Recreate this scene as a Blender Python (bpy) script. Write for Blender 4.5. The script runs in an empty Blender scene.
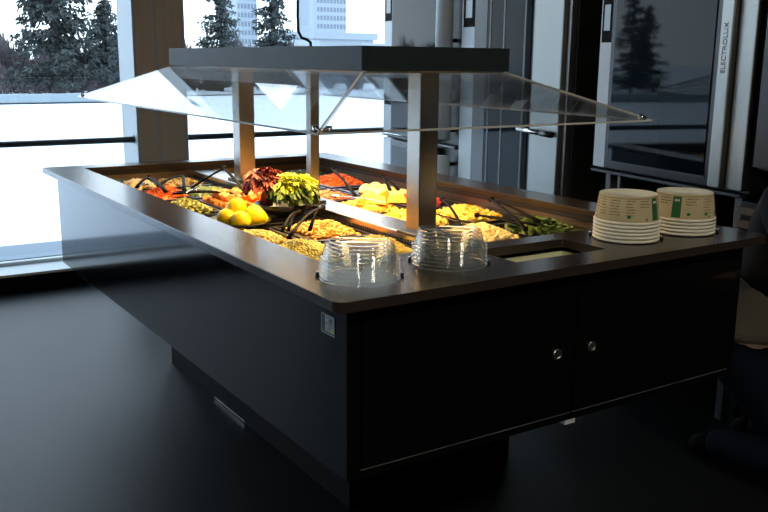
import bpy, bmesh, math, random
from mathutils import Vector, Matrix, noise
R = math.radians
S = bpy.context.scene
C = S.collection

# ------------------------------------------------------------------ camera
cd = bpy.data.cameras.new('camera')
cd.sensor_width = 36.0
cd.lens = 41.58
cd.clip_end = 1000
cam = bpy.data.objects.new('camera', cd); C.objects.link(cam)
CP, CR, CU, CF = (-0.852283, -1.477442, 1.375323), (0.839641, -0.543049, 0.010057), (0.108956, 0.186546, 0.976386), (0.532101, 0.818718, -0.215800)
cam.matrix_world = Matrix(((CR[0], CU[0], -CF[0], CP[0]), (CR[1], CU[1], -CF[1], CP[1]),
                           (CR[2], CU[2], -CF[2], CP[2]), (0, 0, 0, 1)))
S.camera = cam
# ------------------------------------------------------------------ world: white overcast winter sky
w = bpy.data.worlds.new('World'); S.world = w; w.use_nodes = True
nt = w.node_tree
bg = nt.nodes['Background']
tc = nt.nodes.new('ShaderNodeTexCoord'); sx = nt.nodes.new('ShaderNodeSeparateXYZ')
rp = nt.nodes.new('ShaderNodeValToRGB')
nt.links.new(tc.outputs['Generated'], sx.inputs[0]); nt.links.new(sx.outputs['Z'], rp.inputs[0])
nt.links.new(rp.outputs[0], bg.inputs['Color'])
rp.color_ramp.elements[0].color = (0.80, 0.89, 1.0, 1)
rp.color_ramp.elements[1].color = (0.62, 0.78, 1.0, 1)
bg.inputs['Strength'].default_value = 3.6
S.view_settings.view_transform = 'Standard'
S.view_settings.look = 'None'
S.view_settings.gamma = 1.0
S.view_settings.use_curve_mapping = False
S.view_settings.exposure = 0.0
S.cycles.max_bounces = 10
S.cycles.transparent_max_bounces = 48
S.cycles.caustics_reflective = False
S.cycles.caustics_refractive = False
S.cycles.use_denoising = True
S.cycles.sample_clamp_indirect = 6.0

def light(name, kind, loc, rot, energy, color=(1, 1, 1), sx=1, sy=1, portal=False, parent=None):
    l = bpy.data.lights.new(name, kind); l.energy = energy; l.color = color
    if kind == 'AREA':
        l.shape = 'RECTANGLE'; l.size = sx; l.size_y = sy
        l.cycles.is_portal = portal
    o = bpy.data.objects.new(name, l); C.objects.link(o)
    o.location = loc; o.rotation_euler = rot; o.parent = parent
    return o
# portals: help the sampler find the sky through the glazing (they give no light of their own)
light('window_portal', 'AREA', (-0.735, 4.31, 1.4), (R(90), 0, 0), 1, sx=3.1, sy=2.7, portal=True)
light('window_portal', 'AREA', (-3.9, 4.31, 1.4), (R(90), 0, 0), 1, sx=3.0, sy=2.7, portal=True)
light('window_portal', 'AREA', (2.16, 4.31, 1.4), (R(90), 0, 0), 1, sx=1.9, sy=2.7, portal=True)

light('window_portal', 'AREA', (-6.14, 3.0, 1.4), (0, R(-90), 0), 1, sx=2.7, sy=2.0, portal=True)
# ------------------------------------------------------------------ materials
M = {}
def mat(name, col=(.5, .5, .5), rough=.5, metal=0.0, spec=.5, bump=0.0, bscale=40, var=0.0, vscale=6, coat=0.0,
        emit=None, estr=0, island=None, trans=0, sss=0, aniso=0, stretch=None, sheen=0):
    m = bpy.data.materials.new(name); m.use_nodes = True
    n = m.node_tree; b = n.nodes['Principled BSDF']
    b.inputs['Base Color'].default_value = (*col, 1)
    b.inputs['Roughness'].default_value = rough
    b.inputs['Metallic'].default_value = metal
    b.inputs['Specular IOR Level'].default_value = spec
    b.inputs['Coat Weight'].default_value = coat
    b.inputs['Coat Roughness'].default_value = .05
    b.inputs['Transmission Weight'].default_value = trans
    if sss:
        b.inputs['Subsurface Weight'].default_value = sss
        b.inputs['Subsurface Scale'].default_value = .01
    if emit:
        b.inputs['Emission Color'].default_value = (*emit, 1)
        b.inputs['Emission Strength'].default_value = estr
    t = None
    if bump or var:
        tco = n.nodes.new('ShaderNodeTexCoord'); mp = n.nodes.new('ShaderNodeMapping')
        n.links.new(tco.outputs['Object'], mp.inputs[0])
        if stretch: mp.inputs['Scale'].default_value = stretch
    if var:
        t = n.nodes.new('ShaderNodeTexNoise'); t.inputs['Scale'].default_value = vscale
        t.inputs['Detail'].default_value = 5
        n.links.new(mp.outputs[0], t.inputs['Vector'])
        r = n.nodes.new('ShaderNodeValToRGB')
        r.color_ramp.elements[0].position = .3; r.color_ramp.elements[1].position = .7
        r.color_ramp.elements[0].color = (*[c * (1 - var) for c in col], 1)
        r.color_ramp.elements[1].color = (*[min(1, c * (1 + var)) for c in col], 1)
        n.links.new(t.outputs['Fac'], r.inputs[0]); n.links.new(r.outputs[0], b.inputs['Base Color'])
    if island:
        g = n.nodes.new('ShaderNodeNewGeometry'); r = n.nodes.new('ShaderNodeValToRGB')
        els = r.color_ramp.elements
        for i, c in enumerate(island):
            pos = i / (len(island) - 1)
            e = els[i] if i < 2 and len(island) >= 2 else None
            if i == 0: els[0].position = 0; els[0].color = (*c, 1)
            elif i == len(island) - 1:
                els[len(els) - 1].position = 1; els[len(els) - 1].color = (*c, 1)
            else:
                q = els.new(pos); q.color = (*c, 1)
        n.links.new(g.outputs['Random Per Island'], r.inputs[0]); n.links.new(r.outputs[0], b.inputs['Base Color'])
    if bump:
        t2 = n.nodes.new('ShaderNodeTexNoise'); t2.inputs['Scale'].default_value = bscale
        t2.inputs['Detail'].default_value = 4
        n.links.new(mp.outputs[0], t2.inputs['Vector'])
        bp = n.nodes.new('ShaderNodeBump'); bp.inputs['Strength'].default_value = bump
        bp.inputs['Distance'].default_value = .01
        n.links.new(t2.outputs['Fac'], bp.inputs['Height']); n.links.new(bp.outputs[0], b.inputs['Normal'])
    M[name] = m
    return m
def thin_glass(name, tint, ior=1.5, rough=0.0, boost=1.0, haze=0.0, hazecol=(.8, .85, .9)):
    m = bpy.data.materials.new(name); m.use_nodes = True
    n = m.node_tree; n.nodes.clear()
    out = n.nodes.new('ShaderNodeOutputMaterial'); mx = n.nodes.new('ShaderNodeMixShader')
    tr = n.nodes.new('ShaderNodeBsdfTransparent'); tr.inputs[0].default_value = (*tint, 1)
    gl = n.nodes.new('ShaderNodeBsdfGlossy'); gl.inputs['Roughness'].default_value = rough
    fr = n.nodes.new('ShaderNodeFresnel'); fr.inputs['IOR'].default_value = ior
    # thin sheet: the same reflection from both of its faces
    geo = n.nodes.new('ShaderNodeNewGeometry')
    mu = n.nodes.new('ShaderNodeMath'); mu.operation = 'MULTIPLY'; mu.use_clamp = True
    mu.inputs[1].default_value = boost
    fr2 = n.nodes.new('ShaderNodeLayerWeight'); fr2.inputs['Blend'].default_value = .5
    pw = n.nodes.new('ShaderNodeMath'); pw.operation = 'POWER'; pw.inputs[1].default_value = 4.0
    n.links.new(fr2.outputs['Facing'], pw.inputs[0])
    sc = n.nodes.new('ShaderNodeMath'); sc.operation = 'MULTIPLY_ADD'; sc.inputs[1].default_value = .9; sc.inputs[2].default_value = ((ior - 1) / (ior + 1)) ** 2
    n.links.new(pw.outputs[0], sc.inputs[0]); n.links.new(sc.outputs[0], mu.inputs[0])
    n.links.new(mu.outputs[0], mx.inputs[0])
    last = tr.outputs[0]
    if haze:
        df = n.nodes.new('ShaderNodeBsdfDiffuse'); df.inputs[0].default_value = (*hazecol, 1)
        m2 = n.nodes.new('ShaderNodeMixShader'); m2.inputs[0].default_value = haze
        n.links.new(tr.outputs[0], m2.inputs[1]); n.links.new(df.outputs[0], m2.inputs[2]); last = m2.outputs[0]
    n.links.new(last, mx.inputs[1]); n.links.new(gl.outputs[0], mx.inputs[2])
    n.links.new(mx.outputs[0], out.inputs[0])
    n.nodes.remove(fr); n.nodes.remove(geo)
    M[name] = m

mat('laminate', (.030, .023, .019), .20, spec=.28, bump=.012, bscale=300)
mat('laminate_body', (.003, .0032, .0035), .08, spec=.28)
mat('trim_black', (.012, .010, .009), .35)
mat('dark_gap', (.002, .002, .002), .8)
mat('steel', (.36, .33, .29), .26, 1.0, bump=.03, bscale=60, stretch=(1, 1, 30))
mat('liner_steel', (.30, .23, .17), .30, 1.0, bump=.03, bscale=60, stretch=(1, 30, 1))
mat('steel_h', (.42, .40, .38), .24, 1.0, bump=.03, bscale=60, stretch=(1, 30, 1))
mat('chrome', (.70, .69, .67), .18, 1.0)
mat('box_grey', (.026, .038, .042), .45, spec=.15)
mat('floor_mat', (.0075, .0085, .009), .42, spec=.19, bump=.12, bscale=220, var=.25, vscale=3)
mat('wall_paint', (.055, .055, .055), .8)
mat('ceiling_paint', (.05, .05, .05), .9)
mat('frame_white', (.62, .68, .71), .5)
mat('column_wood', (.80, .67, .50), .55, var=.08, vscale=3, stretch=(6, 6, .5))
mat('frame_strip', (.6, .62, .64), .4)
mat('rail_dark', (.05, .055, .06), .35, .3)
mat('skirt_black', (.004, .004, .004), .6, spec=.1)
mat('snow', (.86, .90, .95), .9, bump=.4, bscale=3)
mat('shade_tint', (.14, .17, .21), .8, var=.06)  # blue-grey tone stands in for shade on the ground by the glass
mat('shade_tint_far', (.20, .24, .29), .8)
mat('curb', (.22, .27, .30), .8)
mat('curb_dark', (.05, .06, .07), .8)
mat('needle', (.018, .026, .026), .9, spec=.1, island=[(.028, .034, .034), (.050, .058, .056), (.080, .090, .086)])
mat('bark', (.05, .045, .04), .9)
mat('twig', (.09, .075, .08), .9, spec=.1, island=[(.05, .042, .046), (.085, .072, .076), (.12, .105, .11)])
mat('facade', (.26, .30, .34), .9)
mat('facade_win', (.13, .16, .20), .5)
mat('low_roof', (.28, .31, .34), .9)
mat('brick', (.23, .15, .12), .9)
mat('oven_steel', (.27, .275, .26), .36, 1.0, bump=.02, bscale=60, stretch=(1, 1, 20))
mat('oven_panel', (.66, .72, .74), .42, 0.0, spec=.5)
mat('oven_body', (.05, .05, .048), .4, .6)
mat('oven_glass', (.004, .008, .011), .03, 0, spec=.16)
mat('oven_glass_dark', (.004, .009, .012), .05, 0, spec=.06)
mat('oven_dark', (.012, .012, .012), .3)
mat('screen', (.10, .14, .17), .2, emit=(.45, .6, .7), estr=.22)
mat('screen_frame', (.006, .006, .007), .6, spec=.05)
mat('leg_grey', (.12, .13, .14), .4)
mat('lettering', (.05, .05, .05), .5)
mat('pan_black', (.006, .006, .006), .32)
mat('tong', (.005, .004, .004), .55, spec=.07)
mat('tong_steel', (.5, .5, .5), .25, 1.0)
mat('kraft', (.50, .42, .24), .75, var=.06, vscale=20)
mat('paper_white', (.82, .80, .68), .6)
mat('print_dark', (.08, .07, .035), .8)
mat('print_green', (.015, .13, .035), .6)
mat('print_white', (.75, .78, .70), .6)
mat('label_white', (.30, .32, .31), .5)
mat('label_black', (.01, .01, .01), .5)
mat('label_yellow', (.40, .40, .04), .5)
mat('brass', (.75, .66, .42), .25, 1.0)
mat('cable', (.008, .008, .008), .5)
mat('lamp', (1, .8, .5), .5, emit=(1.0, .66, .30), estr=4)
mat('fill_glow', (1, 1, 1), .5, emit=(1.0, .90, .72), estr=40)  # glow of the added fill panels behind the camera
mat('bin_inner', (.62, .64, .46), .5)
mat('denim', (.004, .007, .015), .9, spec=.1, bump=.3, bscale=200)
mat('jacket', (.010, .013, .018), .8, spec=.2)
mat('shirt', (.24, .22, .18), .85, bump=.2, bscale=60)
mat('skin', (.45, .28, .20), .55)
mat('hair', (.02, .014, .010), .6)
mat('shoe', (.003, .003, .003), .8, spec=.1)
mat('crate', (.10, .072, .042), .7)
mat('plaid', (.25, .04, .05), .8, var=.6, vscale=40)
thin_glass('window_glass', (.93, .97, .98), 1.5)
thin_glass('guard_glass', (.96, .975, .975), 1.5, boost=.9, haze=.02)
thin_glass('lid_plastic', (.94, .955, .95), 1.5, rough=.05, boost=.75, haze=.035, hazecol=(.6, .6, .55))
thin_glass('lid_rim', (.92, .94, .93), 1.5, rough=.10, boost=1.5, haze=.30, hazecol=(.80, .80, .74))  # whitish haze stands in for window reflections along the rims
mat('guard_edge', (.80, .82, .80), .25, spec=.6)  # near-white colour stands in for light gathered along the sheet edges
# food
mat('corn', (.85, .50, .05), .4, island=[(.85, .44, .05), (.90, .58, .08), (.82, .62, .16)])
mat('corn_pale', (.9, .7, .2), .4, island=[(.96, .72, .10), (.96, .78, .16), (.97, .84, .30)])
mat('pasta', (.8, .38, .05), .4, island=[(.85, .30, .04), (.88, .42, .07), (.85, .50, .12)])
mat('beans', (.7, .5, .2), .5, island=[(.70, .46, .12), (.82, .60, .20), (.55, .48, .12)])
mat('orange_chunk', (.85, .28, .03), .4, var=.15, vscale=40)
mat('carrot', (.80, .12, .015), .45, island=[(.75, .09, .01), (.85, .16, .02), (.80, .22, .04)])
mat('redshred', (.7, .1, .03), .45, island=[(.60, .06, .02), (.80, .16, .03), (.85, .24, .05)])
mat('meat', (.6, .22, .12), .5, island=[(.62, .22, .10), (.75, .35, .18), (.55, .15, .08)])
mat('cream', (.85, .68, .38), .5, var=.08, vscale=20)
mat('egg', (.90, .74, .36), .4, var=.06, vscale=20)
mat('herb', (.2, .25, .04), .6, island=[(.10, .13, .01), (.30, .32, .04), (.50, .48, .10)])
mat('salad', (.06, .12, .03), .5, island=[(.02, .05, .012), (.08, .14, .03), (.20, .26, .06)])
mat('cucumber', (.10, .2, .08), .5, island=[(.04, .08, .03), (.14, .22, .08), (.35, .42, .22)])
mat('chickpea', (.85, .62, .25), .45, island=[(.80, .50, .16), (.88, .66, .28), (.90, .74, .40)])
mat('pink', (.7, .08, .08), .4, island=[(.62, .05, .08), (.75, .14, .12), (.7, .2, .2)])
mat('lemon', (.95, .66, .004), .45, spec=.3, bump=.15, bscale=150)
mat('leaf_green', (.35, .42, .03), .45, island=[(.26, .40, .02), (.56, .62, .03), (.78, .76, .06)])
mat('leaf_dark', (.10, .16, .02), .45, island=[(.05, .10, .01), (.14, .24, .03)])
mat('leaf_red', (.16, .02, .02), .45, island=[(.09, .008, .012), (.24, .025, .03), (.50, .14, .09)])
mat('olive', (.02, .015, .02), .3)
mat('wedge', (.85, .48, .05), .4, var=.15, vscale=30)

# ------------------------------------------------------------------ helpers
def tag(o, label=None, cat=None, group=None, kind=None):
    if label: o['label'] = label
    if cat: o['category'] = cat
    if group: o['group'] = group
    if kind: o['kind'] = kind
    return o
def empty(name, loc=(0, 0, 0), rz=0, label=None, cat=None, group=None):
    o = bpy.data.objects.new(name, None); C.objects.link(o)
    o.location = loc; o.rotation_euler = (0, 0, rz); o.empty_display_size = .05
    return tag(o, label, cat, group)
class MB:
    def __init__(s): s.v = []; s.f = []; s.s = []
    def add(s, vs, fs, smooth=False):
        k = len(s.v); s.v += [tuple(v) for v in vs]
        s.f += [tuple(i + k for i in f) for f in fs]; s.s += [smooth] * len(fs); return s
    def box(s, a, b, mtx=None):
        x0, y0, z0 = a; x1, y1, z1 = b
        vs = [Vector(t) for t in ((x0, y0, z0), (x1, y0, z0), (x1, y1, z0), (x0, y1, z0), (x0, y0, z1), (x1, y0, z1), (x1, y1, z1), (x0, y1, z1))]
        if mtx: vs = [mtx @ v for v in vs]
        return s.add(vs, [(0, 3, 2, 1), (4, 5, 6, 7), (0, 1, 5, 4), (1, 2, 6, 5), (2, 3, 7, 6), (3, 0, 4, 7)])
    def tube(s, pts, r, n=10, caps=True, flat=1.0):
        pts = [Vector(p) for p in pts]; rs = r if isinstance(r, (list, tuple)) else [r] * len(pts)
        vs = []; up = None
        for i, p in enumerate(pts):
            d = (pts[min(i + 1, len(pts) - 1)] - pts[max(i - 1, 0)]).normalized()
            if up is None: up = Vector((0, 0, 1)) if abs(d.z) < .9 else Vector((1, 0, 0))
            a = d.cross(up).normalized(); b = a.cross(d).normalized()
            for k in range(n):
                t = 2 * math.pi * k / n
                vs.append(p + a * math.cos(t) * rs[i] + b * math.sin(t) * rs[i] * flat)
        fs = []
        for i in range(len(pts) - 1):
            for k in range(n):
                fs.append((i * n + k, i * n + (k + 1) % n, (i + 1) * n + (k + 1) % n, (i + 1) * n + k))
        if caps:
            fs.append(tuple(range(n))[::-1]); fs.append(tuple((len(pts) - 1) * n + k for k in range(n)))
        return s.add(vs, fs, True)
    def lathe(s, prof, n=48, c=(0, 0, 0), close=False):
        vs = []
        for r, z in prof:
            for k in range(n):
                t = 2 * math.pi * k / n
                vs.append((c[0] + r * math.cos(t), c[1] + r * math.sin(t), c[2] + z))
        fs = []
        for i in range(len(prof) - 1):
            for k in range(n):
                fs.append((i * n + k, i * n + (k + 1) % n, (i + 1) * n + (k + 1) % n, (i + 1) * n + k))
        return s.add(vs, fs, True)
    def build(s, name, m, parent=None, bevel=0, seg=2, auto=True, loc=None, mods=True):
        me = bpy.data.meshes.new(name); me.from_pydata(s.v, [], s.f)
        me.polygons.foreach_set('use_smooth', s.s)
        me.materials.append(M[m] if isinstance(m, str) else m); me.update()
        o = bpy.data.objects.new(name, me); C.objects.link(o); o.parent = parent
        if loc: o.location = loc
        if bevel:
            b = o.modifiers.new('bevel', 'BEVEL'); b.width = bevel; b.segments = seg; b.limit_method = 'ANGLE'
        return o
def part(name, m, parent, a, b, bevel=0):
    return MB().box(a, b).build(name, m, parent, bevel)
def children(o): return [c for c in bpy.data.objects if c.parent == o]
def copy_tree(o, parent=None):
    kids = children(o)
    c = o.copy(); C.objects.link(c); c.parent = parent
    for ch in kids: copy_tree(ch, c)
    return c
def rpoly(pts, rad, seg=6):
    out = []
    n = len(pts)
    for i in range(n):
        p = Vector(pts[i]); a = (Vector(pts[i - 1]) - p).normalized(); b = (Vector(pts[(i + 1) % n]) - p).normalized()
        r = rad[i] if isinstance(rad, (list, tuple)) else rad
        if r <= 0: out.append(tuple(p)); continue
        c = p + (a + b) * r
        s0 = p + a * r - c; s1 = p + b * r - c
        for k in range(seg + 1):
            t = k / seg * math.pi / 2
            v = c + s0 * math.cos(t) + s1 * math.sin(t); out.append((v.x, v.y))
    return out
def slab(name, outer, holes, z0, z1, m, parent, bevel=.0015, wall_m=None):
    bm = bmesh.new(); edges = []
    for loop in [outer] + holes:
        vs = [bm.verts.new((x, y, z0)) for x, y in loop]
        for i in range(len(vs)): edges.append(bm.edges.new((vs[i], vs[(i + 1) % len(vs)])))
    bmesh.ops.triangle_fill(bm, edges=edges, use_beauty=True, use_dissolve=False)
    fs = list(bm.faces)
    r = bmesh.ops.extrude_face_region(bm, geom=fs)
    for v in [g for g in r['geom'] if isinstance(g, bmesh.types.BMVert)]: v.co.z = z1
    bmesh.ops.recalc_face_normals(bm, faces=list(bm.faces))
    bmesh.ops.dissolve_limit(bm, angle_limit=.01, verts=list(bm.verts), edges=list(bm.edges))
    me = bpy.data.meshes.new(name); bm.to_mesh(me); bm.free(); me.materials.append(M[m])
    o = bpy.data.objects.new(name, me); C.objects.link(o); o.parent = parent
    if bevel:
        b = o.modifiers.new('bevel', 'BEVEL'); b.width = bevel; b.segments = 2; b.limit_method = 'ANGLE'; b.angle_limit = R(50)
    return o
def struct(name, m, a, b, bevel=0):
    o = part(name, m, None, a, b, bevel); o['kind'] = 'structure'; return o
def text(name, body, size, m, mtx, parent=None, depth=.0004):
    cu = bpy.data.curves.new(name, 'FONT'); cu.body = body; cu.size = size; cu.extrude = depth
    cu.align_x = 'CENTER'; cu.align_y = 'CENTER'
    tmp = bpy.data.objects.new('tmp', cu); C.objects.link(tmp)
    bpy.context.view_layer.update()
    dg = bpy.context.evaluated_depsgraph_get()
    me = bpy.data.meshes.new_from_object(tmp.evaluated_get(dg))
    bpy.data.objects.remove(tmp); me.transform(mtx)
    me.materials.clear(); me.materials.append(M[m])
    o = bpy.data.objects.new(name, me); C.objects.link(o); o.parent = parent
    return o

# ================================================================== SETTING
WY = 4.05
struct('floor', 'floor_mat', (-6, -4, -.1), (3.8, WY, 0))
struct('ceiling', 'ceiling_paint', (-6, -4, 3.0), (3.8, WY + .2, 3.1))
struct('wall_left', 'wall_paint', (-6.1, -4, 0), (-6, 2.02, 3.0))
struct('wall_left.001', 'wall_paint', (-6.1, 2.02, 2.75), (-6, WY + .2, 3.0))
struct('baseboard_left', 'skirt_black', (-6.1, 2.02, 0), (-6, WY, .112))
struct('wall_right', 'wall_paint', (3.8, -4, 0), (3.9, WY + .2, 3.0))
struct('wall_front', 'wall_paint', (-6, -4.1, 0), (3.8, -4, 3.0))
struct('wall_back', 'wall_paint', (3.15, WY + .02, 0), (3.8, WY + .2, 3.0))
struct('trim_1', 'wall_paint', (-6, WY - .06, 2.75), (3.15, WY + .24, 3.0))
struct('baseboard_back', 'skirt_black', (-6, WY - .055, 0), (3.15, WY - .02, .095), .002)
struct('trim_2', 'frame_white', (-6, WY - .055, .096), (3.15, WY + .24, .112), .002)
# the boxed post between the two panes
YF, YB = WY - .06, WY + .24
struct('trim_3', 'column_wood', (.8885, YF, .112), (1.182, YB, 2.75), .003)
struct('trim_4', 'frame_strip', (1.000, YF - .004, .112), (1.014, YF - .0005, 2.75))
def window(n, x0, x1):
    f = empty('window_%d' % n, ((x0 + x1) / 2, YB, .113)); f['kind'] = 'structure'
    w2 = (x1 - x0) / 2; h = 2.749 - .113
    m = MB()
    m.box((w2 - .018, -.30, 0), (w2, 0, h)); m.box((-w2, -.30, 0), (-w2 + .018, 0, h))
    m.box((-w2 + .018, -.06, h - .06), (w2 - .018, 0, h)); m.box((-w2 + .018, -.05, 0), (w2 - .018, 0, .02))
    m.build('window_frame', 'frame_white', f, .002)
    MB().box((-w2 + .018, -.03, .02), (w2 - .018, -.022, h - .06)).build('window_pane', 'window_glass', f)
    return f
window(1, -2.30, .888)
window(2, 1.1825, 3.15)
window(3, -5.6, -2.501)
struct('trim_5', 'column_wood', (-2.50, YF, .112), (-2.301, YB, 2.75), .003)
struct('wall_corner', 'wall_paint', (-6, WY, .112), (-5.601, WY + .2, 2.75))
def side_window(n, y0, y1):
    f = empty('window_%d' % n, (-6.05, (y0 + y1) / 2, .113)); f['kind'] = 'structure'
    w2 = (y1 - y0) / 2; h = 2.75 - .114; m = MB()
    m.box((-.05, w2 - .075, 0), (.05, w2, h)); m.box((-.05, -w2, 0), (.05, -w2 + .075, h))
    m.box((-.05, -w2 + .075, h - .06), (.05, w2 - .075, h)); m.box((-.05, -w2 + .075, 0), (.05, w2 - .075, .02))
    m.build('window_frame', 'frame_white', f, .002)
    MB().box((-.004, -w2 + .075, .02), (.004, w2 - .075, h - .06)).build('window_pane', 'window_glass', f)
side_window(4, 2.022, WY - .002)
def hand_rail(x0, x1, label):
    t = empty('hand_rail', ((x0 + x1) / 2, WY - .01, .875), 0, label, 'rail', None)
    h = (x1 - x0) / 2
    MB().tube([(-h, 0, 0), (h, 0, 0)], .019, 14).build('rail', 'rail_dark', t)
    for s in (-1, 1):
        MB().tube([(s * (h - .04), 0, 0), (s * (h - .02), .03, 0), (s * (h - .0), .03, 0)], .010, 10).build('bracket', 'frame_strip', t)
        MB().tube([(s * (h - .004), .03, 0), (s * (h + .004), .03, 0)], .026, 14).build('flange', 'frame_strip', t)
hand_rail(-2.276, .865, 'dark round safety rail across the left window pane beside the pale post')
hand_rail(1.205, 3.127, 'dark round safety rail across the window pane behind the canopy')
hand_rail(-5.577, -2.524, 'dark round safety rail across the window pane nearest the left wall')

def fill_panel(x, y, label):  # added fill, out of view, to brighten the bowls and locks
    t = empty('fill_panel', (x, y, 2.995), 0, label, 'fill light', 'added fill lights behind the camera')
    MB().box((-.31, -.31, -.03), (.31, .31, 0)).build('housing', 'frame_white', t)
    MB().box((-.28, -.28, -.034), (.28, .28, -.031)).build('diffuser', 'fill_glow', t)
fill_panel(-1.6, -2.3, 'square fill light panel added unseen behind the viewer')
fill_panel(.9, -2.5, 'square fill light panel added unseen behind the viewer')

# ================================================================== OUTSIDE
def grid(name, m, x0, x1, y0, y1, nx, ny, fz):
    vs = [(x0 + (x1 - x0) * i / nx, y0 + (y1 - y0) * j / ny, 0) for j in range(ny + 1) for i in range(nx + 1)]
    vs = [(x, y, fz(x, y)) for x, y, _ in vs]
    fs = [(j * (nx + 1) + i, j * (nx + 1) + i + 1, (j + 1) * (nx + 1) + i + 1, (j + 1) * (nx + 1) + i) for j in range(ny) for i in range(nx)]
    me = bpy.data.meshes.new(name); me.from_pydata(vs, [], fs); me.materials.append(M[m])
    me.polygons.foreach_set('use_smooth', [True] * len(fs))
    o = bpy.data.objects.new(name, me); C.objects.link(o); return o
g = MB(); g.box((-250, 5.3, -.4), (250, 400, -.1)); g.box((-250, -60, -.4), (-6.2, 5.3, -.1))
o = g.build('ground', 'snow'); o['kind'] = 'structure'
struct('ground_shaded', 'shade_tint', (-5.9, WY + .245, -.3), (40, 4.80, .02))  # flat strips coloured as ground lying in shade outside the panes
struct('ground_shaded_far', 'shade_tint_far', (-5.9, 4.80, -.3), (40, 5.3, .03))
o = grid('snow_bank', 'snow', 9.5, 36, 24, 33, 120, 50,
         lambda x, y: -.12 + max(0, 1 - abs((y - 28.5) / 4.2) ** 2) * (.10 + .36 * max(0, noise.noise(Vector((x * .9, y * .8, 0))) + .25)))
tag(o, 'ploughed ridge of snow in front of the bare bushes', 'snow bank')
t = empty('roof_parapet', (-14, 28.5, -.1), 0, 'long low snow-topped parapet behind the left window pane', 'parapet')
MB().box((-30, -.16, 0), (22.5, .16, .05)).build('wall', 'curb_dark', t)
MB().box((-30, -.22, .05), (22.5, .22, .31)).build('coping', 'curb', t, .03)

def leafcard(m, c, d, ln, wd, rnd):
    d = d.normalized(); a = d.cross(Vector((rnd.uniform(-1, 1), rnd.uniform(-1, 1), rnd.uniform(-1, 1)))).normalized()
    b = d.cross(a)
    m.add([c - a * wd, c + d * ln * .5 + b * wd * .5 - a * wd * 1.2, c + d * ln, c + d * ln * .5 + a * wd * 1.2 + b * wd * .5, c + a * wd],
          [(0, 1, 2, 3, 4)])
def spruce(loc, h, r, seed, label, dens=1.0, shape=1.0, z0=.3, droop=.35):
    rnd = random.Random(seed)
    t = empty('spruce_tree', loc, 0, label, 'tree', 'evergreen trees outside the windows')
    MB().tube([(0, 0, 0), (.03 * r, 0, h * .5), (0, 0, h)], [h * .018, h * .011, .01], 8).build('trunk', 'bark', t)
    m = MB(); nb = int(150 * dens)
    for i in range(nb):
        f = (i + rnd.random()) / nb; z = z0 + (h - z0) * f
        L = r * (1 - f) ** shape * rnd.uniform(.65, 1.08) + .05; a = rnd.uniform(0, 6.283)
        ca, sa = math.cos(a), math.sin(a)
        n = max(4, int(L * 16 / r * 1.0))
        for k in range(n):
            u = (k + .5) / n; zz = z - droop * L * u + droop * .7 * L * u * u
            c = Vector((ca * L * u, sa * L * u, zz))
            for q in range(5):
                side = Vector((-sa, ca, 0)) * rnd.uniform(-1, 1) + Vector((ca, sa, 0)) * rnd.uniform(-.2, .9) + Vector((0, 0, rnd.uniform(-1.1, .1)))
                leafcard(m, c + Vector((rnd.uniform(-1, 1), rnd.uniform(-1, 1), rnd.uniform(-1, 1))) * .06 * r, side, r * rnd.uniform(.07, .17), r * rnd.uniform(.012, .028), rnd)
    m.build('foliage', 'needle', t)
    return t
def at(px, y, z=0):
    """world point on plane y seen in column px (authoring aid for ground positions)"""
    d = Vector(CF) + Vector(CR) * ((px - 384) / 887.0)
    k = (y - CP[1]) / d.y
    return (CP[0] + d.x * k, y, z)
spruce(at(70, 32.5), 7.8, 1.75, 1, 'big dark spruce filling the right half of the left window pane', 1.55, .62, .6, .3)
spruce(at(118, 34), 3.5, 1.2, 2, 'smaller dark spruce tucked beside the pale post in the left window', 1.2, .6, .5, .3)
spruce(at(226, 31), 4.9, 1.15, 3, 'spruce seen just right of the boxed wooden post', 1.1, .7, .4)
spruce(at(277, 34), 5.6, 1.35, 4, 'loose spruce seen behind the hanging cable', .9, .7, .4)
spruce(at(398, 34), 4.4, 1.0, 5, 'spruce half hidden behind the farthest oven', .8, .7, .4)
for q, (tx, ty, th) in enumerate(((-12, 32, 4.4), (-17.5, 35, 5.2), (-24, 31, 4.0), (-30, 28, 5.0), (-38, 27, 4.6), (-45, 22, 5.2), (-20, 38, 4.2))):
    spruce((tx, ty, -.1), th, 1.3, 40 + q, 'spruce seen only as a reflection, %s of the left window pane' % ['just left', 'a little left', 'farther left', 'well left', 'far left', 'farthest left', 'behind the nearest one left'][q], .6, .8, .4)
# bare bushes: one row behind the snow
rnd = random.Random(11)
def bush(loc, h, r, seed, label):
    rn = random.Random(seed); t = empty('bare_bush', loc, 0, label, 'bush', 'bare bushes along the far edge of the snow')
    m = MB()
    for i in range(420):
        a = rn.uniform(0, 6.283); rr = r * rn.random() ** .5 * .7
        p0 = Vector((math.cos(a) * rr * .6, math.sin(a) * rr * .6, rn.uniform(0, h * .5)))
        d = Vector((math.cos(a) * rn.uniform(.1, .8), math.sin(a) * rn.uniform(.1, .8), rn.uniform(.6, 1.4)))
        ln = rn.uniform(.3, .55) * h; p1 = p0 + d.normalized() * ln
        if p1.z > h: p1.z = h * rn.uniform(.85, 1)
        s = d.cross(Vector((0, 0, 1))).normalized() * .035; b = d.cross(s).normalized() * .035
        m.add([p0 - s, p0 + s, p0 + b, p1], [(0, 1, 3), (1, 2, 3), (2, 0, 3)])
    m.build('twigs', 'twig', t)
    MB().tube([(0, 0, 0), (.05, 0, h * .4)], [.10, .05], 6).build('stem', 'bark', t)
    return t
b0 = None
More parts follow.
